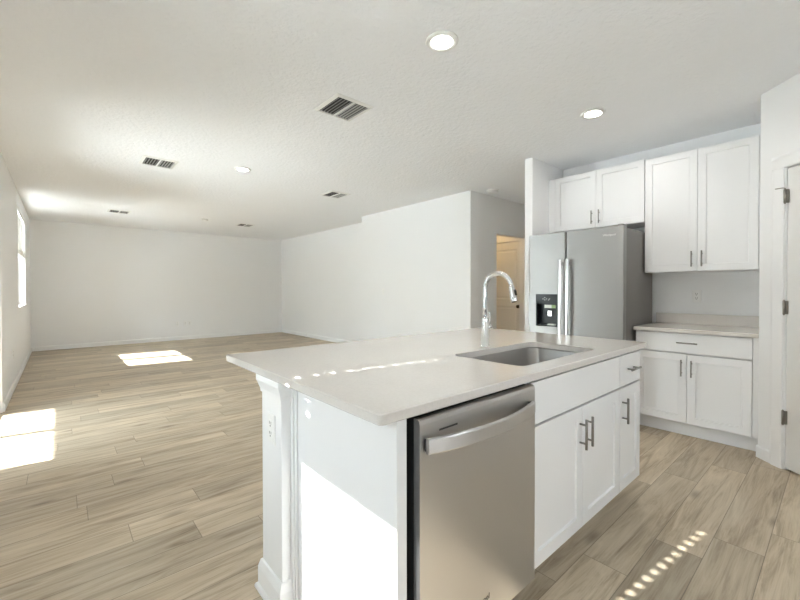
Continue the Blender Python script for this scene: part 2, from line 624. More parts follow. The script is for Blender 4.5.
link('dimming_screen', MB().box(XO + 0.014, XO + 0.0145, y0 + 0.05, y1 - 0.05, 0.42, z1 - 0.05), SCREENL, t)  # added to dim the daylight from the patio door
portal(SL[0], SL[1], 0.0, SL[3])

# outside: ground and the porch roof over the patio door
struct('ground', MB().box(-30, XO, -22, 34, -0.2, -0.13).box(XO, 20, -22, YB - 0.1, -0.2, -0.13), GROUND)
struct('wall_outside', MB().box(-15, -14, -24, 34, -0.13, 4.6), mat('outside_stucco', (0.52, 0.51, 0.48), 0.9, var=0.05), 'unseen stucco wall added across the yard to block low sky')  # added to darken the low sky and its steel reflections
struct('trim_1', MB().box(-3.30, XO, 1.80, 6.6, 2.56, 2.68).box(-3.30, -3.16, 1.80, 1.94, -0.1, 2.56).box(-3.30, -3.16, 6.46, 6.6, -0.1, 2.56), TRIM, 'unseen porch roof set to cut the patio door sun, extended over the fill window')  # depth set to end the sun patch, lengthened to shade the fill window

# ------------------------------------------------------------------ blinds
def blind(y0, y1, ztop, zbot, holes, label, first):
    xc = XL - 0.035
    t = thing('window_blind', (xc, (y0 + y1) / 2, zbot), label, 'blind')
    link('headrail', MB().box(xc - 0.028, xc + 0.028, y0, y1, ztop - 0.055, ztop - 0.001, 0.003), BLIND, t)
    link('valance', MB().box(xc + 0.0285, xc + 0.034, y0, y1, ztop - 0.075, ztop - 0.001, 0.002), BLIND, t)
    P = 0.0543
    th = math.radians(17 if holes else 24)
    mb = MB()
    k = 0
    while True:
        zc = first + P * k
        if zc > ztop - 0.085:
            break
        R = Matrix.Translation((xc, 0, zc)) @ Matrix.Rotation(th, 4, 'Y')
        mb.mtx = R
        hh = 0.0295
        if holes:
            hw, hz = 0.013, 0.0042
            mb.box(-0.0012, 0.0012, y0, y1, hz, hh).box(-0.0012, 0.0012, y0, y1, -hh, -hz)
            cuts = [y0]
            for h in holes:
                mb.box(-0.0012, 0.0012, cuts[-1], h - hw, -hz, hz)
                cuts.append(h + hw)
            mb.box(-0.0012, 0.0012, cuts[-1], y1, -hz, hz)
        else:
            mb.box(-0.0012, 0.0012, y0, y1, -hh, hh)
        k += 1
    link('slats', mb, BLIND, t)
    mb = MB()
    z = zbot + 0.018
    mb2 = MB().box(xc - 0.026, xc + 0.026, y0, y1, zbot, zbot + 0.016, 0.003)
    while z < first - 0.031:
        mb.box(xc - 0.027, xc + 0.027, y0, y1, z, z + 0.003)
        z += 0.0042
    link('stacked_slats', mb, BLIND, t)
    link('bottom_rail', mb2, BLIND, t)
    for h in (holes or (y0 + 0.1, y1 - 0.1)):
        for sx in (0.031, -0.031):
            link('cord', MB().cyl((xc + sx, h + 0.018, zbot + 0.01), 0.001, ztop - zbot - 0.08, 2, 6), BLIND, t)
    return t
ym = (W1[0] + W1[1]) / 2
blind(W1[0] + 0.004, ym - 0.003, W1[3], 1.545, (0.075,), 'half raised white slat blind in the window half nearest the camera', 1.686)
blind(ym + 0.003, W1[1] - 0.004, W1[3], 1.545, (0.858, 1.432), 'half raised white slat blind in the window beside the island', 1.686)
ym = (W2[0] + W2[1]) / 2
blind(W2[0] + 0.004, ym - 0.003, W2[3], 1.765, None, 'half raised white slat blind in the nearer pane of the far left window', 1.845)
blind(ym + 0.003, W2[1] - 0.004, W2[3], 1.765, None, 'half raised white slat blind in the farther pane of the far left window', 1.845)

# ------------------------------------------------------------------ interior doors
def panel_door(name, mtx, width, height, zb, label, mats):
    """two-panel door: local u across, v outwards, z up"""
    o = mtx @ Vector((width / 2, 0, 0))
    t = thing(name, (o.x, o.y, 0), label, 'door', None, 'structure')
    st = 0.11
    mb = MB(mtx)
    b0, b1 = zb, height
    mid0, mid1 = 0.93, 1.05
    d = 0.035
    mb.box(0, st, -d, 0, b0, b1).box(width - st, width, -d, 0, b0, b1)
    for a, b in ((b0, b0 + 0.2), (mid0, mid1), (b1 - 0.12, b1)):
        mb.box(st, width - st, -d, 0, a, b)
    for a, b in ((b0 + 0.2, mid0), (mid1, b1 - 0.12)):
        def ring(i, dep):
            return [(st + i, dep, a + i), (width - st - i, dep, a + i), (width - st - i, dep, b - i), (st + i, dep, b - i)]
        mb.loft([ring(0, -d), ring(0, -0.001), ring(0.012, -0.012), ring(0.035, -0.012), ring(0.05, -0.004)])
    link('slab', mb, mats, t)
    return t

DM = PM @ Matrix.Translation((D0, -0.012, 0))
t = panel_door('door_1', DM, D1 - D0, DZ, 0.012, 'white pantry door at the right edge, hung on nickel hinges', DOORB)
link('door_jamb', MB(PM).box(D0 - 0.003, D0 - 0.0005, -0.11, 0, 0, DZ + 0.005).box(D1 + 0.0005, D1 + 0.003, -0.11, 0, 0, DZ + 0.005), TRIM, t)
for z in (1.85, 1.10, 0.355):
    h = MB(PM).cyl((D0 + 0.001, 0.008, z - 0.046), 0.0075, 0.092, 2, 14)
    h.cyl((D0 + 0.001, 0.008, z + 0.046), 0.005, 0.006, 2, 12).cyl((D0 + 0.001, 0.008, z - 0.052), 0.005, 0.006, 2, 12)
    h.box(D0 - 0.018, D0 + 0.001, 0.0, 0.003, z - 0.045, z + 0.045).box(D0 + 0.001, D0 + 0.012, -0.0115, 0.004, z - 0.045, z + 0.045)
    hg = link('hinge', h, HINGE, t)
    if z == 1.85:
        link('door_stop', MB(PM).tube([(D0 + 0.001, 0.008, z + 0.052), (D0 + 0.001, 0.02, z + 0.055), (D0 - 0.03, 0.045, z + 0.055)], 0.0035, 8), HINGE, hg)
link('knob', MB(DM).lathe((0.67, 0.0005, 0.93), [(0.03, 0), (0.03, 0.006), (0.012, 0.008), (0.012, 0.03), (0.026, 0.036), (0.030, 0.05), (0.022, 0.064)], 1, 20), HINGE, t)
CP = [(0, 0), (0.092, 0), (0.092, 0.011), (0.070, 0.017), (0.012, 0.013), (0, 0.009)]
def casing(name, mtx, u0, u1, z1):
    mb = MB(mtx)
    mb.loft([[(u0 - 0.092 + a, b, 0) for a, b in [(0.092 - p, q) for p, q in CP]], [(u0 - 0.092 + a, b, z1) for a, b in [(0.092 - p, q) for p, q in CP]]])
    mb.loft([[(u1 + p, q, 0) for p, q in CP], [(u1 + p, q, z1) for p, q in CP]])
    mb.loft([[(u0 - 0.092, q, z1 + p) for p, q in CP], [(u1 + 0.092, q, z1 + p) for p, q in CP]])
    return struct(name, mb, TRIM)
casing('trim_2', PM, D0 - 0.006, D1 + 0.006, DZ + 0.008)
# door beyond the hall opening: u along -Y, v along -X
HM = Matrix(((0, -1, 0, 5.885), (-1, 0, 0, 4.425), (0, 0, 1, 0), (0, 0, 0, 1)))
t = panel_door('door_2', HM, 0.855, 2.035, 0.012, 'tan lit panel door seen through the hallway opening', DOORB)
k = MB(HM).lathe((0.775, 0.0005, 0.93), [(0.03, 0), (0.03, 0.006), (0.012, 0.008), (0.012, 0.03), (0.026, 0.036), (0.030, 0.05), (0.022, 0.064)], 1, 20)
link('knob', k, BRONZE, t)

# ------------------------------------------------------------------ pulls and cabinet fronts
def pull(mp, u, v, length, vertical, parent, r=0.0058, off=0.030):
    """bar pull on two posts; mp maps (u, v, depth)"""
    mb = MB()
    h = length / 2
    q = h * 0.62
    def P(a, dep):
        return mp(u, v + a, dep) if vertical else mp(u + a, v, dep)
    mb.tube([P(-h, -off), P(-h * 0.3, -off), P(h * 0.3, -off), P(h, -off)], r, 12)
    for s in (-1, 1):
        mb.tube([P(s * q, -0.0002), P(s * q, -off)], 0.0045, 10)
    return link('handle', mb, PULL, parent)


def carcass(mp, u0, u1, v0, v1, d0, d1, mb=None):
    a, b = mp(u0, v0, d0), mp(u1, v1, d1)
    lo = [min(a[i], b[i]) for i in range(3)]
    hi = [max(a[i], b[i]) for i in range(3)]
    return (mb or MB()).box(lo[0], hi[0], lo[1], hi[1], lo[2], hi[2])

# ------------------------------------------------------------------ island
IX0, IX1, IY0, IY1, IZ0, IZ1 = 0.598, 2.598, 0.761, 1.965, 0.884, 0.914
FY = 0.785                                # cabinet front plane
def mpI(u, v, dep):
    return (u, FY + dep, v)

def rrect(x0, x1, y0, y1, r, n, z):
    pts = []
    for cx, cy, a0 in ((x1 - r, y1 - r, 0), (x0 + r, y1 - r, 90), (x0 + r, y0 + r, 180), (x1 - r, y0 + r, 270)):
        for i in range(n + 1):
            a = math.radians(a0 + 90 * i / n)
            pts.append((cx + r * math.cos(a), cy + r * math.sin(a), z))
    return pts

def slab_with_hole(outer, hole, z0, z1, mb):
    b = bmesh.new()
    x0, x1, y0, y1 = outer
    e = 0.003
    def ring(pts):
        return [b.verts.new(p) for p in pts]
    def strip(a, c):
        for i in range(len(a)):
            j = (i + 1) % len(a)
            b.faces.new((a[i], a[j], c[j], c[i]))
    o0 = ring(rrect(x0 + e, x1 - e, y0 + e, y1 - e, 0.012, 4, z0))
    o1 = ring(rrect(x0, x1, y0, y1, 0.015, 4, z0 + e))
    o2 = ring(rrect(x0, x1, y0, y1, 0.015, 4, z1 - e))
    o3 = ring(rrect(x0 + e, x1 - e, y0 + e, y1 - e, 0.012, 4, z1))
    strip(o0, o1); strip(o1, o2); strip(o2, o3)
    i0 = ring(rrect(*hole, 0.045, 8, z0))
    i1 = ring(rrect(*hole, 0.045, 8, z1))
    strip(i0, i1)
    for o, i in ((o0, i0), (o3, i1)):
        es = []
        for r_ in (o, i):
            for k in range(len(r_)):
                es.append(b.edges.get((r_[k], r_[(k + 1) % len(r_)])))
        bmesh.ops.triangle_fill(b, use_beauty=True, use_dissolve=False, edges=es)
    return mb._merge(b)

HOLE = (1.402, 2.118, 0.855, 1.232)
ct = link('island_countertop', slab_with_hole((IX0, IX1, IY0, IY1), HOLE, IZ0, IZ1, MB()), QUARTZ, None, True)
tag(ct, 'large off white quartz slab topping the kitchen island', 'countertop')

# sink
t = thing('sink', (1.760, 1.043, 0.68), 'stainless undermount sink basin set into the island countertop', 'sink')
h = HOLE
g = 0.004
mb = MB()
mb.loft([rrect(h[0] - 0.02, h[1] + 0.02, h[2] - 0.02, h[3] + 0.02, 0.07, 8, IZ0 - 0.002),
         rrect(h[0] - g, h[1] + g, h[2] - g, h[3] + g, 0.049, 8, IZ0 - 0.002),
         rrect(h[0] - g + 0.002, h[1] + g - 0.002, h[2] - g + 0.002, h[3] + g - 0.002, 0.058, 8, IZ0 - 0.008),
         rrect(h[0] + 0.008, h[1] - 0.008, h[2] + 0.008, h[3] - 0.008, 0.06, 8, 0.71),
         rrect(h[0] + 0.018, h[1] - 0.018, h[2] + 0.018, h[3] - 0.018, 0.055, 8, 0.692),
         rrect(h[0] + 0.045, h[1] - 0.045, h[2] + 0.045, h[3] - 0.045, 0.04, 8, 0.686)], cap=False, smooth=True)
mb.loft([rrect(h[0] + 0.045, h[1] - 0.045, h[2] + 0.045, h[3] - 0.045, 0.04, 8, 0.686),
         rrect(h[0] + 0.2, h[1] - 0.2, h[2] + 0.15, h[3] - 0.15, 0.01, 8, 0.684)], cap=False, smooth=True)
fill = bmesh.new()
fv = [fill.verts.new(p) for p in rrect(h[0] + 0.2, h[1] - 0.2, h[2] + 0.15, h[3] - 0.15, 0.01, 8, 0.684)]
fill.faces.new(fv)
mb._merge(fill)
link('basin', mb, SINKM, t)
link('drain', MB().lathe((1.755, 1.045, 0.6845), [(0.056, 0), (0.056, 0.002), (0.044, 0.003), (0.036, 0.0015), (0.012, 0.0015)], 2, 28), CHROME, t)

# faucet
FXc, FYc = 1.744, 1.292
t = thing('faucet', (FXc, FYc, IZ1), 'tall chrome gooseneck pull-down tap standing behind the sink', 'faucet')
link('body', MB().lathe((FXc, FYc, IZ1), [(0.027, 0), (0.027, 0.004), (0.0205, 0.007), (0.0195, 0.15), (0.018, 0.157), (0.0135, 0.16)], 2, 28), CHROME, t)
R = 0.083
zt = 1.323 - R - 0.012
pts = [(FXc, FYc, IZ1 + 0.161), (FXc, FYc, IZ1 + 0.22), (FXc, FYc, zt - 0.03)]
NA = 26
A1 = math.radians(168)
for i in range(NA + 1):
    a = A1 * i / NA
    pts.append((FXc, FYc - R + R * math.cos(a), zt + R * math.sin(a)))
link('gooseneck', MB().tube(pts, 0.0122, 18), CHROME, t)
e = Vector(pts[-1])
dr = (Vector((0, -math.sin(A1), math.cos(A1)))).normalized()
hd = link('spray_head', MB().tube([e + dr * s for s in (0.0005, 0.010, 0.016, 0.056, 0.080, 0.084)], [0.0135, 0.0145, 0.0150, 0.0175, 0.0185, 0.017], 20), CHROME, t)
nrm = Vector((0, -dr.z, dr.y)).normalized()
if nrm.y > 0:
    nrm = -nrm
bb = MB()
c0 = e + dr * 0.024 + nrm * 0.0158
c1 = e + dr * 0.054 + nrm * 0.0175
bb.tube([c0, c0 + (c1 - c0) * 0.5, c1], [0.006, 0.007, 0.006], 12)
link('button', bb, BLACK, hd)
link('nozzle', MB().tube([e + dr * 0.0841, e + dr * 0.087], 0.0125, 16), BLACK, hd)
link('valve', MB().lathe((FXc + 0.0185, FYc, IZ1 + 0.105), [(0.013, 0), (0.0135, 0.03), (0.0125, 0.036), (0.006, 0.038)], 0, 20), CHROME, t)
link('lever', MB().tube([(FXc + 0.044, FYc, IZ1 + 0.116), (FXc + 0.047, FYc, IZ1 + 0.140), (FXc + 0.040, FYc, IZ1 + 0.178), (FXc + 0.036, FYc, IZ1 + 0.19)], [0.0042, 0.0052, 0.0062, 0.0045], 12), CHROME, t)

# knee wall carrying the counter overhang
KX0, KX1, KY0, KY1 = 0.62, 2.553, 1.388, 1.572
t = thing('knee_wall', ((KX0 + KX1) / 2, (KY0 + KY1) / 2, 0), 'white half wall under the left side of the island countertop', 'half wall')
link('wall_body', MB().box(KX0, KX1, KY0, KY1, 0, IZ0 - 0.0005, 0.003), TRIM, t)
def ringed(prof, zup):
    """moulding profile [(out, z)] carried round the end and the seating side of the knee wall"""
    loops = []
    for o, z in prof:
        loops.append([(KX0 - o, KY0 - min(o, 0.0), z)])
    return loops
def wrap(prof):
    mb = MB()
    b = bmesh.new()
    path = [((KX0 + 0.048, KY0), (0, -1)), ((KX0, KY0), (-1, -1)), ((KX0, KY1), (-1, 1)), ((KX1, KY1), (0, 1))]
    rings = []
    for (x, y), (nx, ny) in path:
        rings.append([b.verts.new((x + nx * o, y + ny * o, z)) for o, z in prof])
    for a, c in zip(rings, rings[1:]):
        for i in range(len(prof)):
            j = (i + 1) % len(prof)
            b.faces.new((a[i], a[j], c[j], c[i]))
    b.faces.new(rings[0]); b.faces.new(rings[-1][::-1])
    return mb._merge(b)
link('base_moulding', wrap([(0.0005, 0), (0.026, 0), (0.026, 0.008), (0.022, 0.016), (0.015, 0.022), (0.015, 0.088), (0.010, 0.105), (0.006, 0.118), (0.0005, 0.122)]), TRIM, t)
link('cap_moulding', wrap([(0.0005, 0.812), (0.004, 0.812), (0.006, 0.826), (0.011, 0.842), (0.016, 0.856), (0.018, 0.860), (0.018, 0.8835), (0.0005, 0.8835)]), TRIM, t)

# end panel
PX0, PX1 = 0.671, 0.707
t = thing('island_end_panel', (0.69, 1.085, 0), 'flat white panel closing the near end of the island beside the dishwasher', 'panel')
link('panel', MB().box(PX0, PX1, 0.782, 1.3875, 0, IZ0 - 0.0005, 0.0015), CAB, t)
link('corner_batten', MB().box(PX0 - 0.008, PX0 - 0.0003, 1.352, 1.3868, 0.0, 0.8835, 0.002).box(PX0 - 0.015, PX0 - 0.0081, 1.366, 1.3868, 0.0, 0.8835, 0.002), CAB, t)

# outlet in the end of the knee wall
def outlet(name, mp, label, kind='duplex', group=None, sc=1.0):
    """mp maps (u across, v up, depth towards the viewer)"""
    o = mp(0, 0, 0)
    t = thing(name, o, label, 'switch' if kind == 'switch' else 'outlet', group)
    W, H = 0.035 * sc, 0.058 * sc
    def ring(i, d):
        return [mp(-W + i, -H + i, d), mp(W - i, -H + i, d), mp(W - i, H - i, d), mp(-W + i, H - i, d)]
    link('cover_plate', MB().loft([ring(0, 0.0003), ring(0, 0.003), ring(0.003, 0.0055)]), PLATE, t)
    if kind == 'switch':
        def rg(i, d):
            return [mp(-0.0165 + i, -0.033 + i, d), mp(0.0165 - i, -0.033 + i, d), mp(0.0165 - i, 0.033 - i, d), mp(-0.0165 + i, 0.033 - i, d)]
        link('rocker', MB().loft([rg(0, 0.0056), rg(0.001, 0.009)]), PLATE, t)
        return t
    for s in (-1, 1):
        c = 0.0195 * s
        rc = MB().loft([[mp(x, c + y, d) for x, y in [(-0.017, -0.009), (-0.010, -0.0145), (0.010, -0.0145), (0.017, -0.009), (0.017, 0.009), (0.010, 0.0145), (-0.010, 0.0145), (-0.017, 0.009)]] for d in (0.0056, 0.0075)])
        f = link('receptacle', rc, PLATE, t)
        sl = MB()
        for x0, x1, ya, yb in ((-0.0085, -0.0055, -0.002, 0.009), (0.0055, 0.0085, -0.002, 0.009), (-0.003, 0.003, -0.011, -0.006)):
            sl.loft([[mp(x0, c + ya, d), mp(x1, c + ya, d), mp(x1, c + yb, d), mp(x0, c + yb, d)] for d in (0.0076, 0.0079)])
        link('slot', sl, SLOT, f)
    return t
outlet('wall_outlet', lambda u, v, d: (KX0 - d, 1.472 - u, 0.685 + v), 'white outlet plate on the end of the island half wall')

# dishwasher
DX0, DX1, DYF, DYB = 0.735, 1.334, 0.760, 1.36
t = thing('dishwasher', ((DX0 + DX1) / 2, 1.05, 0), 'stainless steel dishwasher built into the near end of the island', 'dishwasher')
link('tub', MB().box(DX0 + 0.012, DX1 - 0.004, 0.83, DYB, 0.10, 0.868), DARK, t)
mb = MB()
prof = [(DYF + 0.024, 0.135), (DYF + 0.004, 0.135), (DYF, 0.140), (DYF, 0.855), (DYF + 0.003, 0.866), (DYF + 0.010, 0.870), (DYF + 0.024, 0.870)]
mb.prism(prof, 0, DX0, DX1)
dd = link('door', mb, STEEL, t)
link('door_edge', MB().box(DX0 + 0.010, DX1 - 0.006, DYF + 0.0245, 0.829, 0.14, 0.866), DARK, t)
link('kick_plate', MB().box(DX0 + 0.01, DX1 - 0.005, 0.855, 0.87, 0.0, 0.099), DARK, t)
link('vent_slot', MB().box(0.812, 0.892, DYF - 0.0006, DYF - 0.0001, 0.8235, 0.829), SLOT, dd)
# bowed bar handle
mb = MB()
HX0, HX1 = 0.752, 1.302
loops = []
N = 26
for i in range(N + 1):
    s = i / N
    x = HX0 + (HX1 - HX0) * s
    bow = 0.008 + 0.042 * (math.sin(math.pi * s) ** 0.85)
    yo = DYF - bow
    loops.append([(x, yo, 0.776), (x, yo - 0.010, 0.7765), (x, yo - 0.012, 0.780), (x, yo - 0.012, 0.815), (x, yo - 0.010, 0.8185), (x, yo, 0.819)])
mb.loft(loops)
hb = link('handle', mb, STEEL, dd)
link('handle_bracket', MB().box(HX0 + 0.002, HX0 + 0.016, DYF - 0.0095, DYF - 0.0002, 0.780, 0.815, 0.001), SLOT, hb)
link('handle_bracket', MB().box(HX1 - 0.016, HX1 - 0.002, DYF - 0.0095, DYF - 0.0002, 0.780, 0.815, 0.001), SLOT, hb)
text('logo', 'Whirlpool', 0.026, Matrix.Translation((0.998, DYF - 0.0008, 0.224)) @ Matrix.Rotation(math.pi / 2, 4, 'X'), SIGNM, dd)

# sink base cabinet
def handles_v(door, u, v):
    return pull(mpI, u, v, 0.135, True, door)
t = thing('base_cabinet', (1.81, 1.09, 0), 'white sink cabinet in the island with a wide blank panel over two doors', 'cabinet')
cx0, cx1 = 1.345, 2.240
link('body', MB().box(cx0, cx1, FY + 0.05, 1.36, 0.137, 0.66), CAB, t)
link('side_panel', MB().box(cx0, cx0 + 0.03, FY + 0.05, 1.36, 0.6605, 0.8835), CAB, t)
link('side_panel', MB().box(cx1 - 0.03, cx1, FY + 0.05, 1.36, 0.6605, 0.8835), CAB, t)
link('front_rail', MB().box(cx0 + 0.0305, cx1 - 0.0305, FY + 0.045, FY + 0.047, 0.6605, 0.8835), CAB, t)
link('toe_kick', MB().box(cx0, cx1, FY + 0.10, FY + 0.115, 0, 0.1365), CAB, t)
link('false_front', MB().slab(cx0 + 0.004, cx1 - 0.004, 0.702, 0.868, 0.019, mpI), CAB, t)
d1 = link('door', MB().shaker(cx0 + 0.004, 1.796, 0.136, 0.692, 0.019, mp=mpI), CAB, t)
d2 = link('door', MB().shaker(1.800, cx1 - 0.003, 0.136, 0.692, 0.019, mp=mpI), CAB, t)
handles_v(d1, 1.766, 0.575)
handles_v(d2, 1.830, 0.575)

# narrow cabinet at the far end of the island
t = thing('base_cabinet', (2.40, 1.09, 0), 'narrow white cabinet at the far end of the island, one drawer over one door', 'cabinet')
nx0, nx1 = 2.2405, 2.553
link('body', MB().box(nx0, nx1, FY + 0.05, 1.387, 0.137, 0.8835).box(nx1 - 0.016, nx1, FY + 0.0195, FY + 0.05, 0.137, 0.8835), CAB, t)
link('toe_kick', MB().box(nx0, nx1, FY + 0.10, FY + 0.115, 0, 0.1365), CAB, t)
dw_ = link('drawer', MB().slab(nx0 + 0.004, nx1 - 0.002, 0.702, 0.868, 0.019, mpI), CAB, t)
pull(mpI, (nx0 + nx1) / 2, 0.786, 0.135, False, dw_)
dn = link('door', MB().shaker(nx0 + 0.003, nx1 - 0.002, 0.136, 0.692, 0.019, mp=mpI), CAB, t)
pull(mpI, nx0 + 0.034, 0.575, 0.135, True, dn)

# ------------------------------------------------------------------ kitchen wall run
BX, UX = 3.865, 4.145
def mpB(u, v, dep):          # u grows to the viewer's right (towards -Y)
    return (BX + dep, -u, v)
def mpU(u, v, dep):
    return (UX + dep, -u, v)
YL, YR, YD = 1.224, 0.449, 0.849
t = thing('base_cabinet', (4.17, 0.83, 0), 'white base cabinet right of the refrigerator, wide drawer over two doors', 'cabinet')
link('body', MB().box(BX + 0.05, XK - 0.001, CY + 0.001, YL, 0.115, 0.8645).box(BX + 0.0195, BX + 0.05, YL - 0.016, YL, 0.115, 0.8645).box(BX + 0.0195, BX + 0.05, YR, YL - 0.016, 0.115, 0.13), CAB, t)
link('filler', MB().box(BX, BX + 0.019, CY + 0.002, YR - 0.004, 0.12, 0.862), CAB, t)
link('toe_kick', MB().box(BX + 0.075, BX + 0.09, CY + 0.001, YL, 0, 0.1148), CAB, t)
dr_ = link('drawer', MB().slab(-YL, -YR, 0.698, 0.858, 0.019, mpB), CAB, t)
pull(mpB, -0.846, 0.782, 0.14, False, dr_)
a = link('door', MB().shaker(-YL, -YD - 0.0015, 0.12, 0.688, 0.019, mp=mpB), CAB, t)
b = link('door', MB().shaker(-YD + 0.0015, -YR, 0.12, 0.688, 0.019, mp=mpB), CAB, t)
pull(mpB, -YD - 0.034, 0.575, 0.135, True, a)
pull(mpB, -YD + 0.034, 0.575, 0.135, True, b)

t = thing('kitchen_countertop', (4.15, 0.82, 0.865), 'short off white quartz counter right of the refrigerator', 'countertop')
link('slab', MB().box(3.835, XK - 0.001, CY + 0.001, 1.236, 0.865, 0.895, 0.003), QUARTZ, t)
link('backsplash', MB().box(XK - 0.021, XK - 0.001, CY + 0.001, 1.236, 0.8955, 0.992, 0.002), QUARTZ, t)
outlet('wall_outlet', lambda u, v, d: (XK - d, 0.912 - u, 1.158 + v), 'white outlet on the wall between the upper cabinets and the short counter')

def upper(y0, y1, z0, z1, div, label, pl_z, filler):
    t = thing('wall_cabinet', (UX + 0.17, (y0 + y1) / 2, z0), label, 'cabinet')
    link('body', MB().box(UX + 0.05, XK - 0.001, y0, y1, z0, z1).box(UX + 0.0195, UX + 0.05, y0, y1, z0, z0 + 0.016).box(UX + 0.0195, UX + 0.05, y0, y1, z1 - 0.016, z1), CAB, t)
    fl0, fl1, d0, d1 = filler
    link('filler', MB().box(UX + 0.003, UX + 0.019, fl0, fl1, z0, z1), CAB, t)
    a = link('door', MB().shaker(-d1, -div - 0.0015, z0 + 0.003, z1 - 0.002, 0.019, mp=mpU), CAB, t)
    b = link('door', MB().shaker(-div + 0.0015, -d0, z0 + 0.003, z1 - 0.002, 0.019, mp=mpU), CAB, t)
    pull(mpU, -div - 0.036, pl_z, 0.135, True, a)
    pull(mpU, -div + 0.036, pl_z, 0.135, True, b)
upper(CY + 0.001, 1.2455, 1.380, 2.436, 0.843, 'tall white upper cabinet above the short counter, beside the pantry wall', 1.487, (CY + 0.001, 0.449, 0.452, 1.2425))
upper(1.2465, YS0 - 0.001, 1.855, 2.446, 1.688, 'short white upper cabinet above the refrigerator', 1.965, (2.128, YS0 - 0.001, 1.249, 2.125))

# ------------------------------------------------------------------ refrigerator
FX = 3.65
RY0, RY1, RZ, RS = 1.252, 2.150, 1.775, 1.764
t = thing('refrigerator', (4.03, 1.70, 0), 'stainless side by side refrigerator with a water dispenser in its left door', 'refrigerator')
link('cabinet', MB().box(FX + 0.075, 4.42, RY0 + 0.004, RY1 - 0.004, 0.03, RZ - 0.012, 0.004), FSIDE, t)
link('gasket', MB().box(FX + 0.0615, FX + 0.0745, RY0 + 0.012, RY1 - 0.012, 0.07, RZ - 0.02), GASKET, t)
link('base_grille', MB().box(FX + 0.05, FX + 0.0745, RY0 + 0.01, RY1 - 0.01, 0.0, 0.06), GASKET, t)
link('hinge_cover', MB().box(FX + 0.03, FX + 0.12, RY0 + 0.02, RY0 + 0.06, RZ + 0.0003, RZ + 0.02, 0.004), FSIDE, t)
def fdoor(y0, y1, hole=None):
    x0, x1 = FX, FX + 0.061
    mb = MB()
    r = 0.012
    def prof(a, b):
        pts = []
        for i in range(6):
            th = math.radians(90 * i / 5)
            pts.append((x0 + r - r * math.sin(th), a + r - r * math.cos(th)))
        for i in range(6):
            th = math.radians(90 * i / 5)
            pts.append((x0 + r - r * math.cos(th), b - r + r * math.sin(th)))
        return pts + [(x1, b), (x1, a)]
    if not hole:
        mb.prism(prof(y0, y1), 2, 0.07, RZ)
    else:
        a, b, z0, z1 = hole
        mb.prism(prof(y0, y1), 2, 0.07, z0)
        mb.prism(prof(y0, y1), 2, z1, RZ)
        mb.box(x0, x1, b, y1 - 0.012, z0, z1)
        mb.box(x0 + 0.0005, x1, y1 - 0.012, y1, z0, z1)
        mb.box(x0, x1, y0 + 0.012, a, z0, z1)
        mb.box(x0 + 0.0005, x1, y0, y0 + 0.012, z0, z1)
    return mb
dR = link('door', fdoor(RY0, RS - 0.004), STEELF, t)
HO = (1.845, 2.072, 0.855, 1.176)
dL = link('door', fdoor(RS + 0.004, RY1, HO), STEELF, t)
for dobj, yc in ((dR, RS - 0.034), (dL, RS + 0.034)):
    loops = []
    N = 30
    for i in range(N + 1):
        s = i / N
        z = 0.40 + 1.11 * s
        k = math.sin(math.pi * min(1, max(0, s)))
        off = 0.050 + 0.006 * k
        x = FX - off
        hw = 0.0145
        loops.append([(x + 0.016, yc - hw * 0.7, z), (x, yc - hw, z), (x - 0.006, yc - hw * 0.5, z), (x - 0.006, yc + hw * 0.5, z), (x, yc + hw, z), (x + 0.016, yc + hw * 0.7, z)])
    hh = link('handle', MB().loft(loops, True, False), STEELH, dobj)
    for zz in (0.44, 1.47):
        m2 = MB()
        m2.box(FX - 0.036, FX - 0.0003, yc - 0.008, yc + 0.008, zz - 0.018, zz + 0.018, 0.002)
        link('handle_post', m2, STEELH, hh)
text('logo', 'Whirlpool', 0.026, Matrix.Translation((FX - 0.0008, 1.372, 1.703)) @ Matrix.Rotation(-math.pi / 2, 4, 'Z') @ Matrix.Rotation(math.pi / 2, 4, 'X'), SIGNW, dR)
# dispenser
mb = MB()
a, b, z0, z1 = HO
mb.box(FX + 0.056, FX + 0.0605, a, b, z0, z1)
mb.box(FX - 0.002, FX + 0.0555, a, a + 0.012, z0, z1).box(FX - 0.002, FX + 0.0555, b - 0.012, b, z0, z1)
mb.box(FX - 0.002, FX + 0.0555, a + 0.012, b - 0.012, 1.075, z1).box(FX - 0.002, FX + 0.0555, a + 0.012, b - 0.012, z0, z0 + 0.014)
dp = link('dispenser', mb, BLACK, dL)
mb = MB()
for i, (yy, zz) in enumerate(((1.995, 1.128), (1.975, 1.118), (1.975, 1.140), (1.955, 1.128), (1.935, 1.118), (1.925, 1.128))):
    mb.box(FX - 0.0026, FX - 0.0021, yy - 0.005, yy + 0.005, zz - 0.002, zz + 0.002)
link('icons', mb, SIGNW, dp)
link('paddle', MB().box(FX + 0.034, FX + 0.040, 1.92, 1.965, 0.955, 1.01, 0.002), STEELH, dp)
link('label', MB().box(FX + 0.020, FX + 0.0208, 1.915, 1.99, 1.037, 1.07), LABELW, dp)
link('label', MB().box(FX + 0.020, FX + 0.0208, 1.873, 1.914, 1.037, 1.07), LABELG, dp)
link('drip_tray', MB().box(FX + 0.004, FX + 0.05, 1.875, 1.95, z0 + 0.0145, z0 + 0.026, 0.003), LABELW, dp)

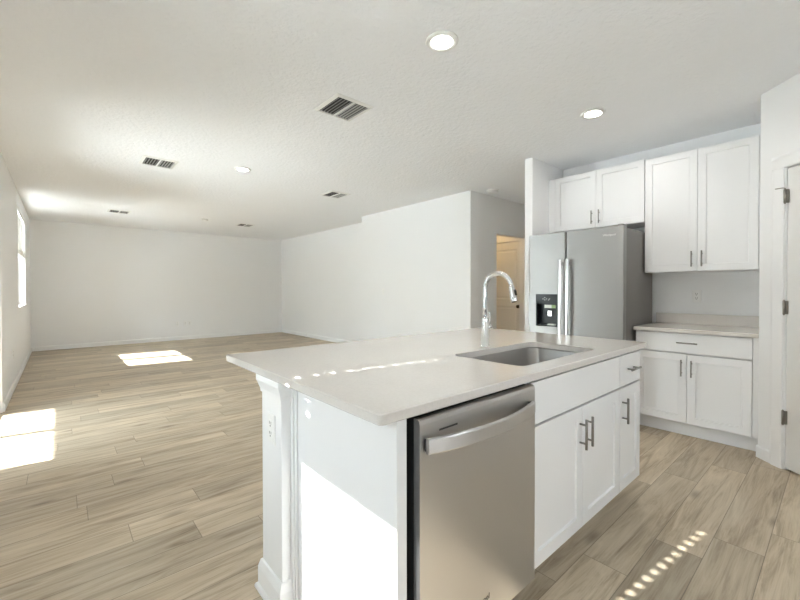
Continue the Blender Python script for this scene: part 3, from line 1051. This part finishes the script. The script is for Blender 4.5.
# ------------------------------------------------------------------ wall plates
outlet('wall_outlet', lambda u, v, d: (2.13 + u, YF - d, 0.40 + v), 'leftmost of the three white plates low on the far wall')
outlet('wall_outlet', lambda u, v, d: (2.30 + u, YF - d, 0.40 + v), 'middle of the three white plates low on the far wall')
outlet('wall_outlet', lambda u, v, d: (2.40 + u, YF - d, 0.40 + v), 'rightmost of the three white plates low on the far wall')
outlet('wall_outlet', lambda u, v, d: (XL + d, 6.68 + u, 0.45 + v), 'white outlet low on the left wall below the window')
outlet('light_switch', lambda u, v, d: (XRN - d, 5.50 - u, 1.185 + v), 'white switch plate on the right wall left of the hallway corner', 'switch')

# ------------------------------------------------------------------ ceiling fixtures
def downlight(x, y, r, label, watts=4):
    t = thing('recessed_light', (x, y, ZC), label, 'ceiling light', 'recessed ceiling lights')
    link('trim_ring', MB().lathe((x, y, ZC), [(r * 1.0, -0.0003), (r, -0.004), (r * 0.93, -0.011), (r * 0.78, -0.013), (r * 0.64, -0.008), (r * 0.64, -0.0003)], 2, 36), VENT, t)
    ld = bpy.data.lights.new('bulb', 'AREA')
    ld.shape, ld.size = 'DISK', r * 1.2
    ld.energy, ld.color = watts, (1.0, 0.96, 0.91)
    lo = bpy.data.objects.new('bulb', ld)
    COL.objects.link(lo)
    lo.parent = t
    lo.location = (0, 0, -0.018)
    link('lens', MB().lathe((x, y, ZC), [(r * 0.64, -0.0081), (r * 0.62, -0.0105), (r * 0.4, -0.012), (0.004, -0.0125)], 2, 36), LENS, t)
    return t
downlight(1.636, 1.508, 0.092, 'lit round recessed light nearest the top edge, above the island')
downlight(3.209, 1.332, 0.092, 'lit round recessed light on the ceiling in front of the upper cabinets')
downlight(1.614, 4.619, 0.092, 'small lit recessed light in the living room ceiling between two air vents')

def vent(x, y, sx, sy, label):
    t = thing('ceiling_vent', (x, y, ZC), label, 'air vent', 'ceiling air vents')
    z = ZC
    hx, hy = sx / 2, sy / 2
    f = 0.028
    mb = MB()
    def rg(i, zz):
        return [(x - hx + i, y - hy + i, zz), (x + hx - i, y - hy + i, zz), (x + hx - i, y + hy - i, zz), (x - hx + i, y + hy - i, zz)]
    mb.loft([rg(0, z - 0.0003), rg(0.002, z - 0.004), rg(f, z - 0.011), rg(f + 0.002, z - 0.0003)], cap=False)
    mb.box(x - 0.007, x + 0.007, y - hy + f, y + hy - f, z - 0.012, z - 0.004)
    link('frame', mb, VENT, t)
    link('backing', MB().box(x - hx + f, x + hx - f, y - hy + f, y + hy - f, z - 0.002, z - 0.0003), VDARK, t)
    for s in (-1, 1):
        w0 = hx - f - 0.007
        n = 5
        for i in range(n):
            xc = x + s * (0.007 + w0 * (i + 0.5) / n)
            m = MB(Matrix.Translation((xc, y, z - 0.007)) @ Matrix.Rotation(s * math.radians(24), 4, 'Y'))
            m.box(-0.0056, 0.0056, -(hy - f), hy - f, -0.0006, 0.0006)
            link('slat', m, VENTS, t)
    return t
vent(1.665, 2.563, 0.33, 0.345, 'large slatted ceiling vent near the island')
vent(0.83, 4.985, 0.33, 0.345, 'slatted ceiling vent just left of the small lit recessed light')
vent(3.075, 4.97, 0.33, 0.345, 'slatted ceiling vent right of the small lit recessed light, near the right wall step')
vent(0.81, 8.577, 0.33, 0.345, 'small far ceiling vent at left, near the far wall')
vent(3.04, 8.60, 0.33, 0.345, 'small far ceiling vent at right, near the far wall')
o = link('smoke_detector', MB().lathe((2.196, 8.442, ZC), [(0.062, -0.0003), (0.062, -0.010), (0.055, -0.026), (0.03, -0.032), (0.004, -0.032)], 2, 28), PLATE)
tag(o, 'small white round smoke detector on the ceiling by the far wall', 'smoke detector')
t = thing('hall_ceiling_light', (4.63, 3.30, ZC), 'white round flush light on the hallway ceiling by the wall corner', 'ceiling light')
link('base_ring', MB().lathe((4.63, 3.30, ZC), [(0.09, -0.0003), (0.09, -0.012), (0.086, -0.014), (0.07, -0.014)], 2, 32), PLATE, t)
link('lens', MB().lathe((4.63, 3.30, ZC), [(0.080, -0.0145), (0.080, -0.034), (0.074, -0.042), (0.004, -0.044)], 2, 32), PLATE, t)

# warm lamp on the ceiling of the lobby beyond the opening
t = thing('lobby_ceiling_light', (5.40, 4.30, ZC), 'warm flush ceiling lamp in the lobby beyond the hallway opening', 'ceiling light')
WARM = mat('warm_lens', (0.9, 0.85, 0.7), 0.4, emit=((1.0, 0.66, 0.30), 11.0))
link('lens', MB().lathe((5.40, 4.30, ZC), [(0.14, -0.0125), (0.135, -0.04), (0.09, -0.065), (0.004, -0.075)], 2, 32), WARM, t)
link('base_ring', MB().lathe((5.40, 4.30, ZC), [(0.15, -0.0003), (0.15, -0.012), (0.12, -0.012)], 2, 32), BRONZE, t)
